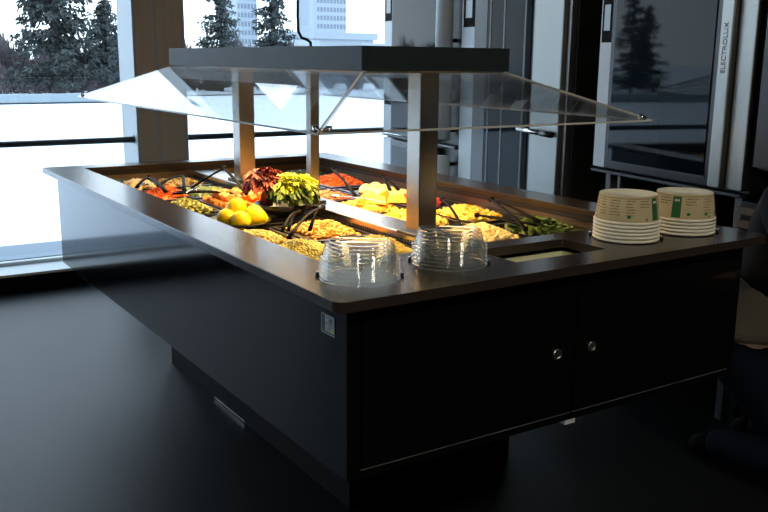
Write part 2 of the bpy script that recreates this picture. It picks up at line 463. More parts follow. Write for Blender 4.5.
for i, px in enumerate(range(-240, 400, 27)):
    if b0 is None: b0 = bush((0, 0, 0), 2.0, 1.1, 3, 'bare grey-brown winter bush in the hedge row behind the snow'); o = b0
    else: o = copy_tree(b0)
    p = at(px, 37.5); o.location = (p[0], p[1], -.1)
    hh = 1.0 + .18 * math.sin(i * 2.1); o.scale = (.85, .85, hh * (1.1 if px < 130 else .85)); o.rotation_euler.z = i * 1.7
# far woodland ridge
def ridge(px0, px1, y, h, name, m, label, seed):
    rn = random.Random(seed); mb = MB()
    for i in range(9000):
        px = px0 + (px1 - px0) * rn.random(); p = Vector(at(px, y + rn.uniform(-3, 3)))
        hh = h * (.8 + .2 * math.sin(px * .11) + .12 * math.sin(px * .37)) * rn.uniform(.8, 1.0); z = rn.uniform(-.1, hh * .78)
        d = Vector((rn.uniform(-.6, .6), rn.uniform(-.4, .4), 1)).normalized() * hh * rn.uniform(.18, .34)
        a = Vector((.07, 0, 0)) * rn.uniform(.5, 1.6); b = Vector((0, .05, 0)); q = p + Vector((0, 0, z))
        mb.add([q - a, q + a, q + b, q + d], [(0, 1, 3), (1, 2, 3), (2, 0, 3)])
    o = mb.build(name, m); tag(o, label, 'woodland', None, 'stuff'); return o
ridge(-520, 296, 46, 2.75, 'distant_woodland', 'twig', 'distant grey-brown bare woodland along the horizon left of the tower', 5)
ridge(296, 430, 50, 1.9, 'distant_woodland', 'twig', 'low bare woodland below the tall apartment tower', 6)
ridge(-400, 180, 38.5, 1.25, 'low_hedge', 'twig', 'low dense bare hedge just behind the snow-topped parapet', 7)
def tower(px0, px1, y, h, depth, label, floors, cols):
    a = Vector(at(px0, y)); b = Vector(at(px1, y)); wdt = b.x - a.x
    t = empty('apartment_tower', ((a.x + b.x) / 2, y, -.1), 0, label, 'building')
    part('wall', 'facade', t, (-wdt / 2, 0, 0), (wdt / 2, depth, h))
    m = MB()
    for i in range(cols):
        for j in range(floors):
            x = -wdt / 2 + wdt * (i + .5) / cols; z = h * (j + .5) / floors
            m.box((x - wdt / cols * .28, -.15, z - h / floors * .26), (x + wdt / cols * .28, .02, z + h / floors * .26))
    m.build('windows', 'facade_win', t)['kind'] = 'stuff'
    return t
tower(318, 346, 260, 40, 14, 'tall pale apartment tower to the right of the hanging cable', 15, 9)
tower(243, 262, 280, 34, 12, 'tall pale apartment tower between the two thin spruces', 12, 6)
def lowb(px0, px1, y, h, label, m='low_roof'):
    a = Vector(at(px0, y)); b = Vector(at(px1, y)); wdt = b.x - a.x
    t = empty('low_building', ((a.x + b.x) / 2, y, -.1), 0, label, 'building')
    part('wall', m, t, (-wdt / 2, 0, 0), (wdt / 2, 10, h * .82)); part('roof', 'facade', t, (-wdt / 2 - .5, -.5, h * .82), (wdt / 2 + .5, 10.5, h))
lowb(300, 372, 120, 5.5, 'long low pale building under the tall tower')
lowb(296, 316, 100, 3.8, 'small brick-coloured building left of the low pale one', 'brick')
lowb(362, 392, 100, 3.6, 'small brick-coloured building next to the farthest oven', 'brick')

# ================================================================== SALAD BAR
L_, W_, H_ = 2.594, 1.42, .90
WX0, WX1, WY0, WY1 = .155, 1.28, .33, 2.49
bar = empty('salad_bar', (W_ / 2, L_ / 2, 0), 0, 'long black salad bar counter with four-sided glass sneeze guard and dark canopy', 'salad bar')
class _P:  # helper: parent with world coordinates kept
    pass
def bpart(name, m, a, b, bevel=0, parent=None):
    o = part(name, m, parent or bar, a, b, bevel)
    if parent is None: o.location = (-W_ / 2, -L_ / 2, 0)
    return o
def bset(o): o.location = (-W_ / 2, -L_ / 2, 0); return o
hole_ring = [(.15, .165), (.41, .178)]
outer = rpoly([(0, 0), (W_, 0), (W_, L_), (0, L_)], [.028, .028, .008, .008])
well = rpoly([(WX0, WY0), (WX1, WY0), (WX1, WY1), (WX0, WY1)], .006, 2)
slot = rpoly([(.56, .105), (.865, .105), (.865, .262), (.56, .262)], .006, 2)
bset(slab('worktop', outer, [well, slot], H_ - .0235, H_, 'laminate', bar))
# dark trim hanging under the inner edge of the well
m = MB()
for a, b in (((WX0 - .012, WY0 - .012, .861), (WX0, WY1 + .012, .876)), ((WX1, WY0 - .012, .861), (WX1 + .012, WY1 + .012, .876)),
             ((WX0, WY1, .861), (WX1, WY1 + .012, .876)), ((WX0, WY0 - .012, .861), (WX1, WY0, .876))): m.box(a, b)
bset(m.build('well_trim', 'trim_black', bar))
# steel well liner
m = MB()
z0 = .72
m.box((WX0 - .012, WY0 - .012, z0 - .006), (WX1 + .012, WY1 + .012, z0))
m.box((WX0 - .012, WY0 - .012, z0), (WX0 - .004, WY1 + .012, .8605)); m.box((WX1 + .004, WY0 - .012, z0), (WX1 + .012, WY1 + .012, .8605))
m.box((WX0 - .004, WY1 + .004, z0), (WX1 + .004, WY1 + .012, .8605)); m.box((WX0 - .004, WY0 - .012, z0), (WX1 + .004, WY0 - .004, .8605))
bset(m.build('well_liner', 'liner_steel', bar))
# body, open at the top
BX0, BX1, BY0, BY1, BZ = .05, 1.37, .05, 2.544, .479
m = MB(); zt = .8762
m.box((BX0, BY0, BZ), (BX0 + .02, BY1, zt)); m.box((BX1 - .02, BY0, BZ), (BX1, BY1, zt))
m.box((BX0 + .02, BY1 - .02, BZ), (BX1 - .02, BY1, zt)); m.box((BX0 + .02, BY0, BZ), (BX1 - .02, BY0 + .02, zt))
m.box((BX0 + .02, BY0 + .02, BZ), (BX1 - .02, BY1 - .02, BZ + .02))
bset(m.build('body', 'laminate_body', bar, .001))
bpart('plinth', 'skirt_black', (.45, .71, 0), (1.10, 2.31, BZ - .001))
m = MB().box((.4475, 1.50, .004), (.4495, 1.80, .010)); bset(m.build('plinth_trim', 'chrome', bar))
# rubbish chute inside the slot
m = MB(); x0, x1, y0, y1 = .56, .865, .105, .262
m.box((x0 - .008, y0 - .008, .70), (x0, y1 + .008, .865)); m.box((x1, y0 - .008, .70), (x1 + .008, y1 + .008, .865))
m.box((x0, y1, .70), (x1, y1 + .008, .865)); m.box((x0, y0 - .008, .70), (x1, y0, .865))
m.box((x0, y0, .805), (x1, y1, .811))
bset(m.build('chute', 'bin_inner', bar))
# doors with locks
def door(x0, x1, lx):
    d = bpart('door', 'laminate_body', (x0, BY0 - .006, .503), (x1, BY0 - .0005, .842), .0012)
    lk = MB(); c = Vector((lx, BY0 - .010, .669))
    n = 24; pts = [(c.x + .0125 * math.cos(6.2832 * k / n), c.y, c.z + .0125 * math.sin(6.2832 * k / n)) for k in range(n + 1)]
    lk.tube(pts, .0028, 8, caps=False)
    ring = lk.build('lock', 'chrome', d)
    MB().tube([(c.x, BY0 - .006, c.z), (c.x, BY0 - .009, c.z)], .0118, 20).build('lock_face', 'oven_dark', d)
    mt = Matrix.Translation((c.x, BY0 - .0102, c.z - .001)) @ Matrix.Rotation(R(22), 4, 'Y')
    MB().box((-.0085, -.0012, -.0013), (.0085, .0010, .0013), mt).build('key_slot', 'brass', d)
    MB().box((x0, BY0 - .0062, .5012), (x1, BY0 - .001, .5025)).build('edge_glint', 'leg_grey', d)  # paler strip drawn as light caught on the door's bottom edge
    return d
door(.084, .708, .648)
door(.7165, 1.338, .767)
bpart('hinge', 'frame_strip', (.700, .052, .466), (.735, .075, .4785))
# rating label on the long side
lb = bpart('rating_label', 'label_black', (BX0 - .0012, .100, .795), (BX0 - .0001, .156, .838))
MB().box((BX0 - .0016, .102, .800), (BX0 - .0013, .140, .836)).build('printed_field', 'label_white', lb)
m = MB()
for k in range(7): m.box((BX0 - .0019, .106, .8035 + k * .0045), (BX0 - .0017, .136 - (k % 3) * .005, .8052 + k * .0045))
m.box((BX0 - .0019, .112, .822), (BX0 - .0017, .119, .830))
m.build('printed_lines', 'label_black', lb)
MB().box((BX0 - .0021, .104, .801), (BX0 - .0018, .114, .810)).build('warning_mark', 'label_yellow', lb)
m = MB()
m.box((BX0 - .0019, .099, .7945), (BX0 - .0013, .157, .7960)); m.box((BX0 - .0019, .099, .8370), (BX0 - .0013, .157, .8382))
m.box((BX0 - .0019, .099, .796), (BX0 - .0013, .1003, .837)); m.box((BX0 - .0019, .1557, .796), (BX0 - .0013, .157, .837))
m.build('label_border', 'label_white', lb)
# centre island
IX0, IX1 = .635, .755
isl = bpart('centre_island', 'steel_h', (IX0, WY0 + .001, z0 + .001), (IX1, WY1 - .001, .866), .003)
for xa, xb in ((IX0 - .0012, IX0 - .0002), (IX1 + .0002, IX1 + .0012)):
    m = MB(); y = .50
    while y < 2.44:
        m.box((xa, y, .806), (xb, y + .006, .848)); y += .0135
    m.build('vent_slots', 'dark_gap', isl)
# crossbars between pans
PY = [.497 + .3305 * k for k in range(7)]
for i, yy in enumerate(PY):
    for xa, xb in ((WX0 + .001, IX0 - .002), (IX1 + .002, WX1 - .001)):
        bpart('pan_crossbar', 'steel', (xa, yy - .010, .822), (xb, yy + .010, .830), .001)
for xa in (.395, 1.0165):
    for k in range(6): bpart('pan_divider_bar', 'steel', (xa - .007, PY[k] + .0105, .822), (xa + .007, PY[k + 1] - .0105, .830))
for xa, xb in ((WX0 + .001, IX0 - .002), (IX1 + .002, WX1 - .001)):
    bpart('end_ledge', 'trim_black', (xa, WY0 + .001, .82), (xb, PY[0] - .012, .832))
# posts
for (x, y, s) in ((.668, .660, .033), (.672, 1.345, .018), (.706, 2.02, .035)):
    bpart('post', 'steel', (x - s, y - s, .8665), (x + s, y + s, 1.345), .003)
    bpart('post_foot', 'oven_dark', (x - s - .022, y - s - .018, .8662), (x + s + .018, y + s + .018, .876), .002)
# canopy box
GX, GY = .681, 1.353
bx, by, zb, zt2 = .259, .751, 1.3457, 1.4125
cbox = MB()
cbox.box((GX - bx, GY - by, zb), (GX - bx + .018, GY + by, zt2)); cbox.box((GX + bx - .018, GY - by, zb), (GX + bx, GY + by, zt2))
cbox.box((GX - bx + .018, GY - by, zb), (GX + bx - .018, GY - by + .018, zt2)); cbox.box((GX - bx + .018, GY + by - .018, zb), (GX + bx - .018, GY + by, zt2))
cbox.box((GX - bx + .018, GY - by + .018, zt2 - .012), (GX + bx - .018, GY + by - .018, zt2))
cv = bset(cbox.build('canopy_box', 'box_grey', bar, .0015))
for sx in (-1, 1):
    part('heat_lamp', 'lamp', cv, (GX + sx * .14 - .035, GY - .66, zb + .022), (GX + sx * .14 + .035, GY + .66, zb + .026))
for sx in (-1, 1):
    la = light('heat_lamp_light', 'AREA', (GX + sx * .14 - W_ / 2, GY - L_ / 2, zb + .0215), (0, 0, 0), 14, (1.0, .64, .28), .07, 1.32, parent=bar)
    la.data.spread = R(142)
part('reflector', 'steel', cv, (GX - bx + .019, GY - by + .019, zb + .034), (GX + bx - .019, GY + by - .019, zb + .038))
part('cable_gland', 'cable', cv, (GX - .01, 1.47, zt2), (GX + .11, 1.55, zt2 + .006))
# sneeze guard: four sloping sheets
gx, gy, zg = .561, 1.054, 1.2098
ix, iy, zi = bx - .010, by - .010, zb - .003
def sheet(P, name='glass_panel'):
    P = [Vector(p) for p in P]; n = (P[1] - P[0]).cross(P[3] - P[0]).normalized() * .003
    if n.z < 0: n = -n
    vs = [p - n for p in P] + [p + n for p in P]
    me = bpy.data.meshes.new(name)
    me.from_pydata([tuple(v) for v in vs], [], [(3, 2, 1, 0), (4, 5, 6, 7), (0, 1, 5, 4), (1, 2, 6, 5), (2, 3, 7, 6), (3, 0, 4, 7)])
    me.materials.append(M['guard_glass']); me.materials.append(M['guard_edge'])
    for i in range(2, 6): me.polygons[i].material_index = 1
    o = bpy.data.objects.new(name, me); C.objects.link(o); o.parent = bar; bset(o); return o
g_ = .004
A = lambda sx, sy: (GX + sx * gx, GY + sy * gy, zg)
B = lambda sx, sy: (GX + sx * ix, GY + sy * iy, zi)
def off(p, dx, dy): return (p[0] + dx, p[1] + dy, p[2])
sheet([off(A(-1, -1), 0, g_), off(A(-1, 1), 0, -g_), off(B(-1, 1), 0, -g_), off(B(-1, -1), 0, g_)])
sheet([off(A(1, -1), 0, g_), off(A(1, 1), 0, -g_), off(B(1, 1), 0, -g_), off(B(1, -1), 0, g_)])
sheet([off(A(-1, -1), g_, 0), off(A(1, -1), -g_, 0), off(B(1, -1), -g_, 0), off(B(-1, -1), g_, 0)])
sheet([off(A(-1, 1), g_, 0), off(A(1, 1), -g_, 0), off(B(1, 1), -g_, 0), off(B(-1, 1), g_, 0)])
for sx in (-1, 1):
    for sy in (-1, 1):
        a = Vector(A(sx, sy)); b = Vector(B(sx, sy)); d = (b - a).normalized(); c = a + d * .022
        m = MB()
        m.tube([c + Vector((-sx * .022, 0, .004)), c, c + Vector((0, -sy * .022, .004))], .0045, 8)
        m.tube([c + Vector((-sx * .022, 0, .010)), c + Vector((-sx * .022, 0, -.006))], .008, 12)
        m.tube([c + Vector((0, -sy * .022, .010)), c + Vector((0, -sy * .022, -.006))], .008, 12)
        bset(m.build('corner_clip', 'chrome', bar))
# power cable up to the ceiling
cb = MB().tube([(.75, 1.50, zt2 + .006), (.75, 1.50, 1.435), (.735, 1.50, 1.446), (.712, 1.50, 1.452), (.699, 1.50, 1.475), (.697, 1.50, 1.53), (.699, 1.5, 1.62), (.715, 1.5, 2.2), (.72, 1.5, 2.998)], .0055, 8)
tag(cb.build('power_cable', 'cable'), 'thin black cable rising from the top of the canopy to the ceiling', 'cable')

# ================================================================== FOOD PANS AND FOOD
PZ = .830  # pan rims rest on the crossbars
def pan(cx, cy, w, d, label, depth=.06, m='pan_black', rim=.012, name='food_pan', z=None):
    z = PZ if z is None else z
    t = empty(name, (cx, cy, z), 0, label, 'pan', 'black food pans in the salad bar')
    a, b = w / 2 - .003, d / 2 - .012; i, j = a - rim, b - rim
    k, l = i - .012, j - .012; th = .002
    bm = MB()
    vs = [(-a, -b, .004), (a, -b, .004), (a, b, .004), (-a, b, .004), (-i, -j, .005), (i, -j, .005), (i, j, .005), (-i, j, .005),
          (-k, -l, -depth), (k, -l, -depth), (k, l, -depth), (-k, l, -depth),
          (-a, -b, .001), (a, -b, .001), (a, b, .001), (-a, b, .001), (-i - th, -j - th, .000), (i + th, -j - th, .000), (i + th, j + th, .000), (-i - th, j + th, .000),
          (-k - th, -l - th, -depth - th), (k + th, -l - th, -depth - th), (k + th, l + th, -depth - th), (-k - th, l + th, -depth - th)]
    fs = []
    for q in range(4):
        r = (q + 1) % 4
        fs += [(q, r, 4 + r, 4 + q), (4 + q, 4 + r, 8 + r, 8 + q), (12 + r, 12 + q, 16 + q, 16 + r), (16 + r, 16 + q, 20 + q, 20 + r), (q, 12 + q, 12 + r, r)]
    fs += [(8, 9, 10, 11), (23, 22, 21, 20)]
    bm.add(vs, fs); bm.build('tray', m, t)
    return t
ICO = None
def ico(sub=1):
    bm = bmesh.new(); bmesh.ops.create_icosphere(bm, subdivisions=sub, radius=1)
    r = ([v.co.copy() for v in bm.verts], [tuple(v.index for v in f.verts) for f in bm.faces]); bm.free(); return r
IV, IF = ico(1); IV2, IF2 = ico(2)
def piece_blob(m, c, s, rn, sq=(1, 1, 1)):
    rot = Matrix.Rotation(rn.uniform(0, 6.28), 3, 'Z') @ Matrix.Rotation(rn.uniform(0, 3), 3, 'X')
    k = s * rn.uniform(.75, 1.2)
    m.add([c + rot @ Vector((v.x * sq[0] * k, v.y * sq[1] * k, v.z * sq[2] * k)) for v in IV], IF, True)
def piece_cube(m, c, s, rn, sq=(1, 1, 1)):
    rot = Matrix.Rotation(rn.uniform(0, 6.28), 4, 'Z') @ Matrix.Rotation(rn.uniform(-.8, .8), 4, 'X') @ Matrix.Rotation(rn.uniform(-.8, .8), 4, 'Y')
    k = s * rn.uniform(.8, 1.2); x, y, z = sq[0] * k, sq[1] * k, sq[2] * k
    m.box((-x, -y, -z), (x, y, z), Matrix.Translation(c) @ rot)
def piece_strip(m, c, s, rn, sq=None):
    a = rn.uniform(0, 6.28); d = Vector((math.cos(a), math.sin(a), rn.uniform(-.35, .5))); n = Vector((-d.y, d.x, 0))
    pts = [c + d * s * (u - .5) * 2 + n * s * .5 * math.sin(u * 3) + Vector((0, 0, .25 * s * math.sin(u * 3.1))) for u in (0, .33, .66, 1)]
    m.tube(pts, s * .16, 5)
def piece_penne(m, c, s, rn, sq=None):
    a = rn.uniform(0, 6.28); d = Vector((math.cos(a), math.sin(a), rn.uniform(-.4, .5))).normalized()
    m.tube([c - d * s, c + Vector((0, 0, s * .1)), c + d * s], s * .36, 7)
def piece_leaf(m, c, s, rn, sq=None):
    a = rn.uniform(0, 6.28); d = Vector((math.cos(a), math.sin(a), rn.uniform(-.2, .9))).normalized()
    n = d.cross(Vector((0, 0, 1))).normalized(); u = n.cross(d)
    vs = []
    for i in range(4):
        f = i / 3; wd = math.sin(math.pi * (f * .85 + .08)) * .5
        for j in (-1, 0, 1):
            vs.append(c + d * s * (f * 2 - 1) + n * s * wd * j * 1.3 + u * s * (.35 * math.sin(f * 3.2) + .22 * abs(j) * rn.uniform(-1, 1.4)))
    fs = [(i * 3 + j, i * 3 + j + 1, i * 3 + j + 4, i * 3 + j + 3) for i in range(3) for j in range(2)]
    m.add(vs, fs, True)
def heap(name, label, cat, cx, cy, w, d, h, fn, s, n, m, seed, z=None, sq=(1, 1, 1), base=.0, pk=1.6):
    z = PZ + base if z is None else z
    rn = random.Random(seed); mb = MB()
    H = lambda u, v: h * max(0, 1 - abs(u) ** pk) ** .7 * max(0, 1 - abs(v) ** pk) ** .7 * (1 + .25 * noise.noise(Vector((u * 2.3 + seed, v * 2.3, 0))))
    a, b = w / 2, d / 2; N = 12; vs = []
    for j in range(N + 1):
        for i in range(N + 1):
            u, v = i / N * 2 - 1, j / N * 2 - 1; vs.append((u * a, v * b, H(u, v) - s * .6 - .004))
    k = len(vs)
    for j in range(N + 1):
        for i in range(N + 1):
            vs.append(((i / N * 2 - 1) * a * .9, (j / N * 2 - 1) * b * .9, -.045))
    I = lambda i, j, o=0: o + j * (N + 1) + i
    fs = [(I(i, j), I(i + 1, j), I(i + 1, j + 1), I(i, j + 1)) for j in range(N) for i in range(N)]
    fs += [(I(i, j, k), I(i, j + 1, k), I(i + 1, j + 1, k), I(i + 1, j, k)) for j in range(N) for i in range(N)]
    for i in range(N):
        fs += [(I(i, 0), I(i, 0, k), I(i + 1, 0, k), I(i + 1, 0)), (I(i + 1, N), I(i + 1, N, k), I(i, N, k), I(i, N)),
               (I(0, i + 1), I(0, i + 1, k), I(0, i, k), I(0, i)), (I(N, i), I(N, i, k), I(N, i + 1, k), I(N, i + 1))]
    mb.add(vs, fs, True)
    for i in range(n):
        u, v = rn.uniform(-.97, .97), rn.uniform(-.97, .97)
        fn(mb, Vector((u * a * .96, v * b * .96, H(u, v) + s * rn.uniform(-.4, .35))), s, rn, sq)
    o = mb.build(name, m, None, loc=(cx, cy, z)); tag(o, label, cat, None, 'stuff'); return o
XO, XI = .276, .515           # left field: outer, inner columns
RI, RO = .888, 1.147          # right field: inner, outer columns
CY = [(PY[k] + PY[k + 1]) / 2 for k in range(6)]
PW, PWR, PD = .247, .257, .322
names_l = {}
for k in range(6):
    for (x, w_, side) in ((XO, PW - .012, 'window-side'), (XI, PW - .006, 'inner'), (RI, PWR - .004, 'inner'), (RO, PWR - .004, 'oven-side')):
        names_l[(x, k)] = pan
pan_lab = {
 (XO, 0): 'black pan of fine yellow corn at the near left corner', (XI, 0): 'black pan of yellow grated food right behind the clear lids',
 (XO, 1): 'black pan of pale beans between the corn and the lemons', (XI, 1): 'black pan of orange pasta in front of the lettuce',
 (XO, 2): 'black pan under the dish of lemons', (XI, 2): 'black pan under the lettuce bowl',
 (XO, 3): 'black pan of yellow-green sprouts left of the lemons', (XI, 3): 'black pan of orange melon chunks behind the lemons',
 (XO, 4): 'black pan of shredded carrot on the left side', (XI, 4): 'black pan of green cucumber salad beside the island',
 (XO, 5): 'black pan in the far left corner of the well', (XI, 5): 'black pan at the far end next to the island',
 (RI, 0): 'black pan of chickpeas nearest the near steel post', (RO, 0): 'black pan of green leaves at the near right corner',
 (RI, 1): 'black pan of yellow chunks hidden partly by the near post', (RO, 1): 'black pan of yellow peach pieces by the right well wall',
 (RI, 2): 'black pan of orange wedges right of the island', (RO, 2): 'black pan of pink beetroot by the right well wall',
 (RI, 3): 'black pan of shredded meat right of the island', (RO, 3): 'black pan of halved eggs by the right well wall',
 (RI, 4): 'black pan of light orange shreds behind the middle post', (RO, 4): 'black pan of red-orange shreds by the right well wall',
 (RI, 5): 'black pan farthest away on the inner right side', (RO, 5): 'black pan in the far right corner of the well'}
pan0 = None
for (x, k), lb_ in pan_lab.items():
    if pan0 is None: pan0 = pan(x, CY[k], .230, PD - .012, lb_); o = pan0
    else: o = copy_tree(pan0)
    o.location = (x, CY[k], PZ + .0005); o['label'] = lb_
    if x > .7: o.scale = (1.06, 1, 1)
HW, HD = .168, .218
heap('corn_heap', 'heap of fine yellow corn in the near left pan', 'corn', XO + .01, CY[0] + .02, HW, HD, .048, piece_blob, .0052, 1500, 'corn_pale', 1)
heap('grated_cheese', 'heap of pale yellow grated cheese behind the near clear lids', 'cheese', XI - .005, CY[0], HW, HD, .038, piece_strip, .009, 900, 'corn_pale', 2)
heap('pasta_salad', 'heap of orange pasta salad in front of the lettuce', 'pasta', XI, CY[1] + .0, HW, HD, .030, piece_penne, .012, 420, 'pasta', 3)
heap('bean_salad', 'heap of pale brown beans left of the orange pasta', 'beans', XO, CY[1], HW, HD, .022, piece_blob, .0075, 420, 'beans', 4, sq=(1, .7, .7))
heap('sprout_salad', 'heap of yellow-green sprouts left of the lemons', 'salad', XO, CY[3] - .06, HW, HD * 1.05, .035, piece_leaf, .011, 620, 'herb', 5)
heap('grated_carrot', 'heap of bright orange-red grated carrot on the left side', 'carrot', XO + .06, CY[4], HW * .9, HD * .7, .034, piece_strip, .011, 460, 'carrot', 6)
heap('cucumber_salad', 'heap of green cucumber pieces beside the far end of the island', 'cucumber', XI, CY[4], HW, HD, .012, piece_cube, .009, 260, 'cucumber', 7, sq=(1, 1, .5))
heap('potato_salad', 'cream coloured salad behind the grated carrot', 'salad', XO + .03, CY[5] - .09, HW * .8, HD * .5, .030, piece_blob, .016, 60, 'cream', 8)
heap('mixed_salad', 'dark mixed salad at the far left of the well', 'salad', XO, CY[5] + .07, HW, HD * .4, .012, piece_leaf, .013, 120, 'salad', 9)
heap('mushroom_salad', 'golden mixed salad at the far end next to the island', 'salad', XI, CY[5], HW, HD, .010, piece_leaf, .013, 200, 'beans', 10)
heap('chickpea_heap', 'heap of golden chickpeas right of the near steel post', 'chickpeas', RI + .035, CY[0] + .02, HW, HD, .030, piece_blob, .0085, 420, 'chickpea', 11)
heap('green_salad', 'heap of dark green salad leaves at the near right of the well', 'salad', RO, CY[0] - .01, HW, HD * 1.02, .038, piece_leaf, .014, 520, 'salad', 12)
heap('sweetcorn_chunks', 'heap of yellow chunks behind the near steel post', 'salad', RI, CY[1] + .03, HW, HD, .028, piece_cube, .009, 300, 'corn', 13, sq=(1, .8, .7))
heap('peach_pieces', 'heap of yellow fruit pieces by the right well wall', 'fruit', RO - .03, CY[1] + .02, HW, HD, .025, piece_cube, .011, 240, 'corn', 14, sq=(1, .7, .5))
heap('beetroot_salad', 'heap of pink-red beetroot by the right well wall', 'beetroot', RO, CY[2] + .04, HW * .8, HD * .6, .030, piece_cube, .009, 240, 'pink', 15)
heap('shredded_meat', 'heap of reddish shredded meat right of the island', 'meat', RI - .01, CY[3] - .03, HW, HD, .020, piece_strip, .012, 380, 'meat', 16)
heap('orange_shreds', 'heap of light orange shreds behind the middle post', 'salad', RI, CY[4], HW, HD, .026, piece_strip, .012, 380, 'pasta', 17)
heap('red_shreds', 'heap of red-orange shreds in the far right of the well', 'salad', RO, CY[4], HW, HD * 1.05, .036, piece_strip, .012, 460, 'redshred', 18)
heap('far_green_salad', 'dark green salad in the far right corner pan', 'salad', RO, CY[5], HW, HD, .012, piece_leaf, .013, 200, 'salad', 19)
heap('far_bean_salad', 'brown bean salad in the far inner right pan', 'beans', RI, CY[5], HW, HD, .012, piece_blob, .009, 200, 'beans', 20)
heap('wedge_bed', 'bed of orange pieces under the wedges right of the island', 'salad', RI, CY[2], HW, HD, .018, piece_cube, .010, 260, 'corn', 21, sq=(1, .8, .6))
def single(name, label, cat, group, verts, faces, m, loc, rot=(0, 0, 0), smooth=True):
    mb = MB(); mb.add(verts, faces, smooth); o = mb.build(name, m, None, loc=loc); o.rotation_euler = rot; tag(o, label, cat, group); return o
# melon chunks, one by one
rn = random.Random(31); c0 = None; pos = []
heapH = lambda u, v: .03 * (1 - u * u) * (1 - v * v)
tries = 0
for lay in range(2):
    for i in range(7):
        for j in range(5 if lay == 0 else 4):
            if lay == 1 and (i in (0, 6)): continue
            pos.append((XI + (j - (2 if lay == 0 else 1.5)) * .041 + rn.uniform(-.003, .003), CY[3] + (i - 3) * .037 + rn.uniform(-.003, .003), PZ + .004 + lay * .028))
for i, pp in enumerate(pos):
    if c0 is None:
        bm = bmesh.new(); bmesh.ops.create_cube(bm, size=.029)
        for v in bm.verts: v.co += Vector((rn.uniform(-1, 1), rn.uniform(-1, 1), rn.uniform(-1, 1))) * .003
        me = bpy.data.meshes.new('melon_chunk'); bm.to_mesh(me); bm.free(); me.materials.append(M['orange_chunk'])
        o = bpy.data.objects.new('melon_chunk', me); C.objects.link(o)
        b = o.modifiers.new('bevel', 'BEVEL'); b.width = .006; b.segments = 3
        tag(o, 'bright orange melon chunk in the pan behind the lemons', 'melon', 'orange melon chunks behind the lemons'); c0 = o
    else: o = c0.copy(); C.objects.link(o)
    o.location = pp; o.rotation_euler = (rn.uniform(-.5, .5), rn.uniform(-.5, .5), rn.uniform(0, 6.28))
heap('melon_bed', 'lower layer of orange melon pieces behind the lemons', 'melon', XI, CY[3], HW, HD, .002, piece_cube, .012, 120, 'pasta', 22, base=-.02)
# eggs on a black tray
eg = [(1.055, 1.42), (1.115, 1.455), (1.05, 1.50), (1.12, 1.53), (1.06, 1.575), (1.13, 1.605), (1.07, 1.65), (1.135, 1.68)]
e0 = None
for i, (x, y) in enumerate(eg):
    if e0 is None:
        vs = [(v.x * .034, v.y * .041, max(v.z, -.1) * .036) for v in IV2]
        mb = MB(); mb.add(vs, IF2, True); o = mb.build('boiled_egg', 'egg'); b = o.modifiers.new('s', 'SUBSURF'); b.levels = 1; b.render_levels = 1
        tag(o, 'pale yellow rounded egg half on the tray by the right well wall', 'egg', 'egg halves by the right well wall'); e0 = o
    else: o = e0.copy(); C.objects.link(o)
    o.location = (x, y - .05 + .02, PZ + .012); o.rotation_euler = (0, 0, i * .9)
egt = slab('egg_tray', rpoly([(1.012, 1.335), (1.175, 1.335), (1.175, 1.70), (1.012, 1.70)], .02, 4), [], PZ + .0005, PZ + .0075, 'pan_black', None)
tag(egt, 'flat black tray under the pale egg halves', 'tray')
# wedges
w0 = None
for i, (x, y, a, z) in enumerate(((.95, 1.30, .3, .030), (.915, 1.36, 1.2, .026), (.90, 1.26, 2.1, .026), (.97, 1.24, -.6, .026), (.86, 1.31, .8, .02), (.95, 1.40, 1.8, .02))):
    if w0 is None:
        vs = [(-.04, -.012, 0), (.04, -.012, 0), (.04, .022, 0), (-.04, .022, 0), (-.028, 0, .030), (.022, 0, .036)]
        mb = MB(); mb.add(vs, [(3, 2, 1, 0), (0, 1, 5, 4), (2, 3, 4, 5), (0, 4, 3), (1, 2, 5)]); o = mb.build('orange_wedge', 'wedge', None, .004, 3)
        tag(o, 'orange-yellow wedge lying on the pan right of the island', 'wedge', 'orange wedges right of the island'); w0 = o
    else: o = w0.copy(); C.objects.link(o)
    o.location = (x, y, PZ + z); o.rotation_euler = (0, 0, a)
# lemons on a black dish
dish = MB(); dish.lathe([(0, .004), (.075, .004), (.098, .018), (.102, .018), (.078, 0), (0, 0)], 40)
dish = dish.build('dish', 'pan_black', None, loc=(.325, 1.215, PZ + .006)); dish.scale = (1, 1.15, 1)
tag(dish, 'round black dish holding the yellow lemons', 'dish')
prof = []
for i in range(17):
    t_ = i / 16 * math.pi; r_ = math.sin(t_) * .0315; zz = -math.cos(t_) * .036
    if i < 2: zz -= .004 * (2 - i) / 2
    if i > 14: zz += .005 * (i - 14) / 2
    prof.append((max(r_, .0001), zz))
lem = [(.278, 1.215, .862, 'yellow lemon at the left end of the dish'), (.335, 1.285, .864, 'yellow lemon at the back of the dish'),
       (.320, 1.225, .894, 'yellow lemon on top of the others'), (.300, 1.150, .862, 'yellow lemon at the front of the dish'),
       (.368, 1.175, .862, 'yellow lemon at the right front of the dish'), (.392, 1.245, .862, 'yellow lemon at the right end next to the lettuce')]
l0 = None
for i, (x, y, z, lab) in enumerate(lem):
    if l0 is None:
        l0 = MB().lathe(prof, 28).build('lemon', 'lemon'); o = l0
    else: o = l0.copy(); C.objects.link(o)
    tag(o, lab, 'lemon', 'lemons on the black dish'); o.location = (x, y, z); o.rotation_euler = (R(80), 0, i * 1.1)
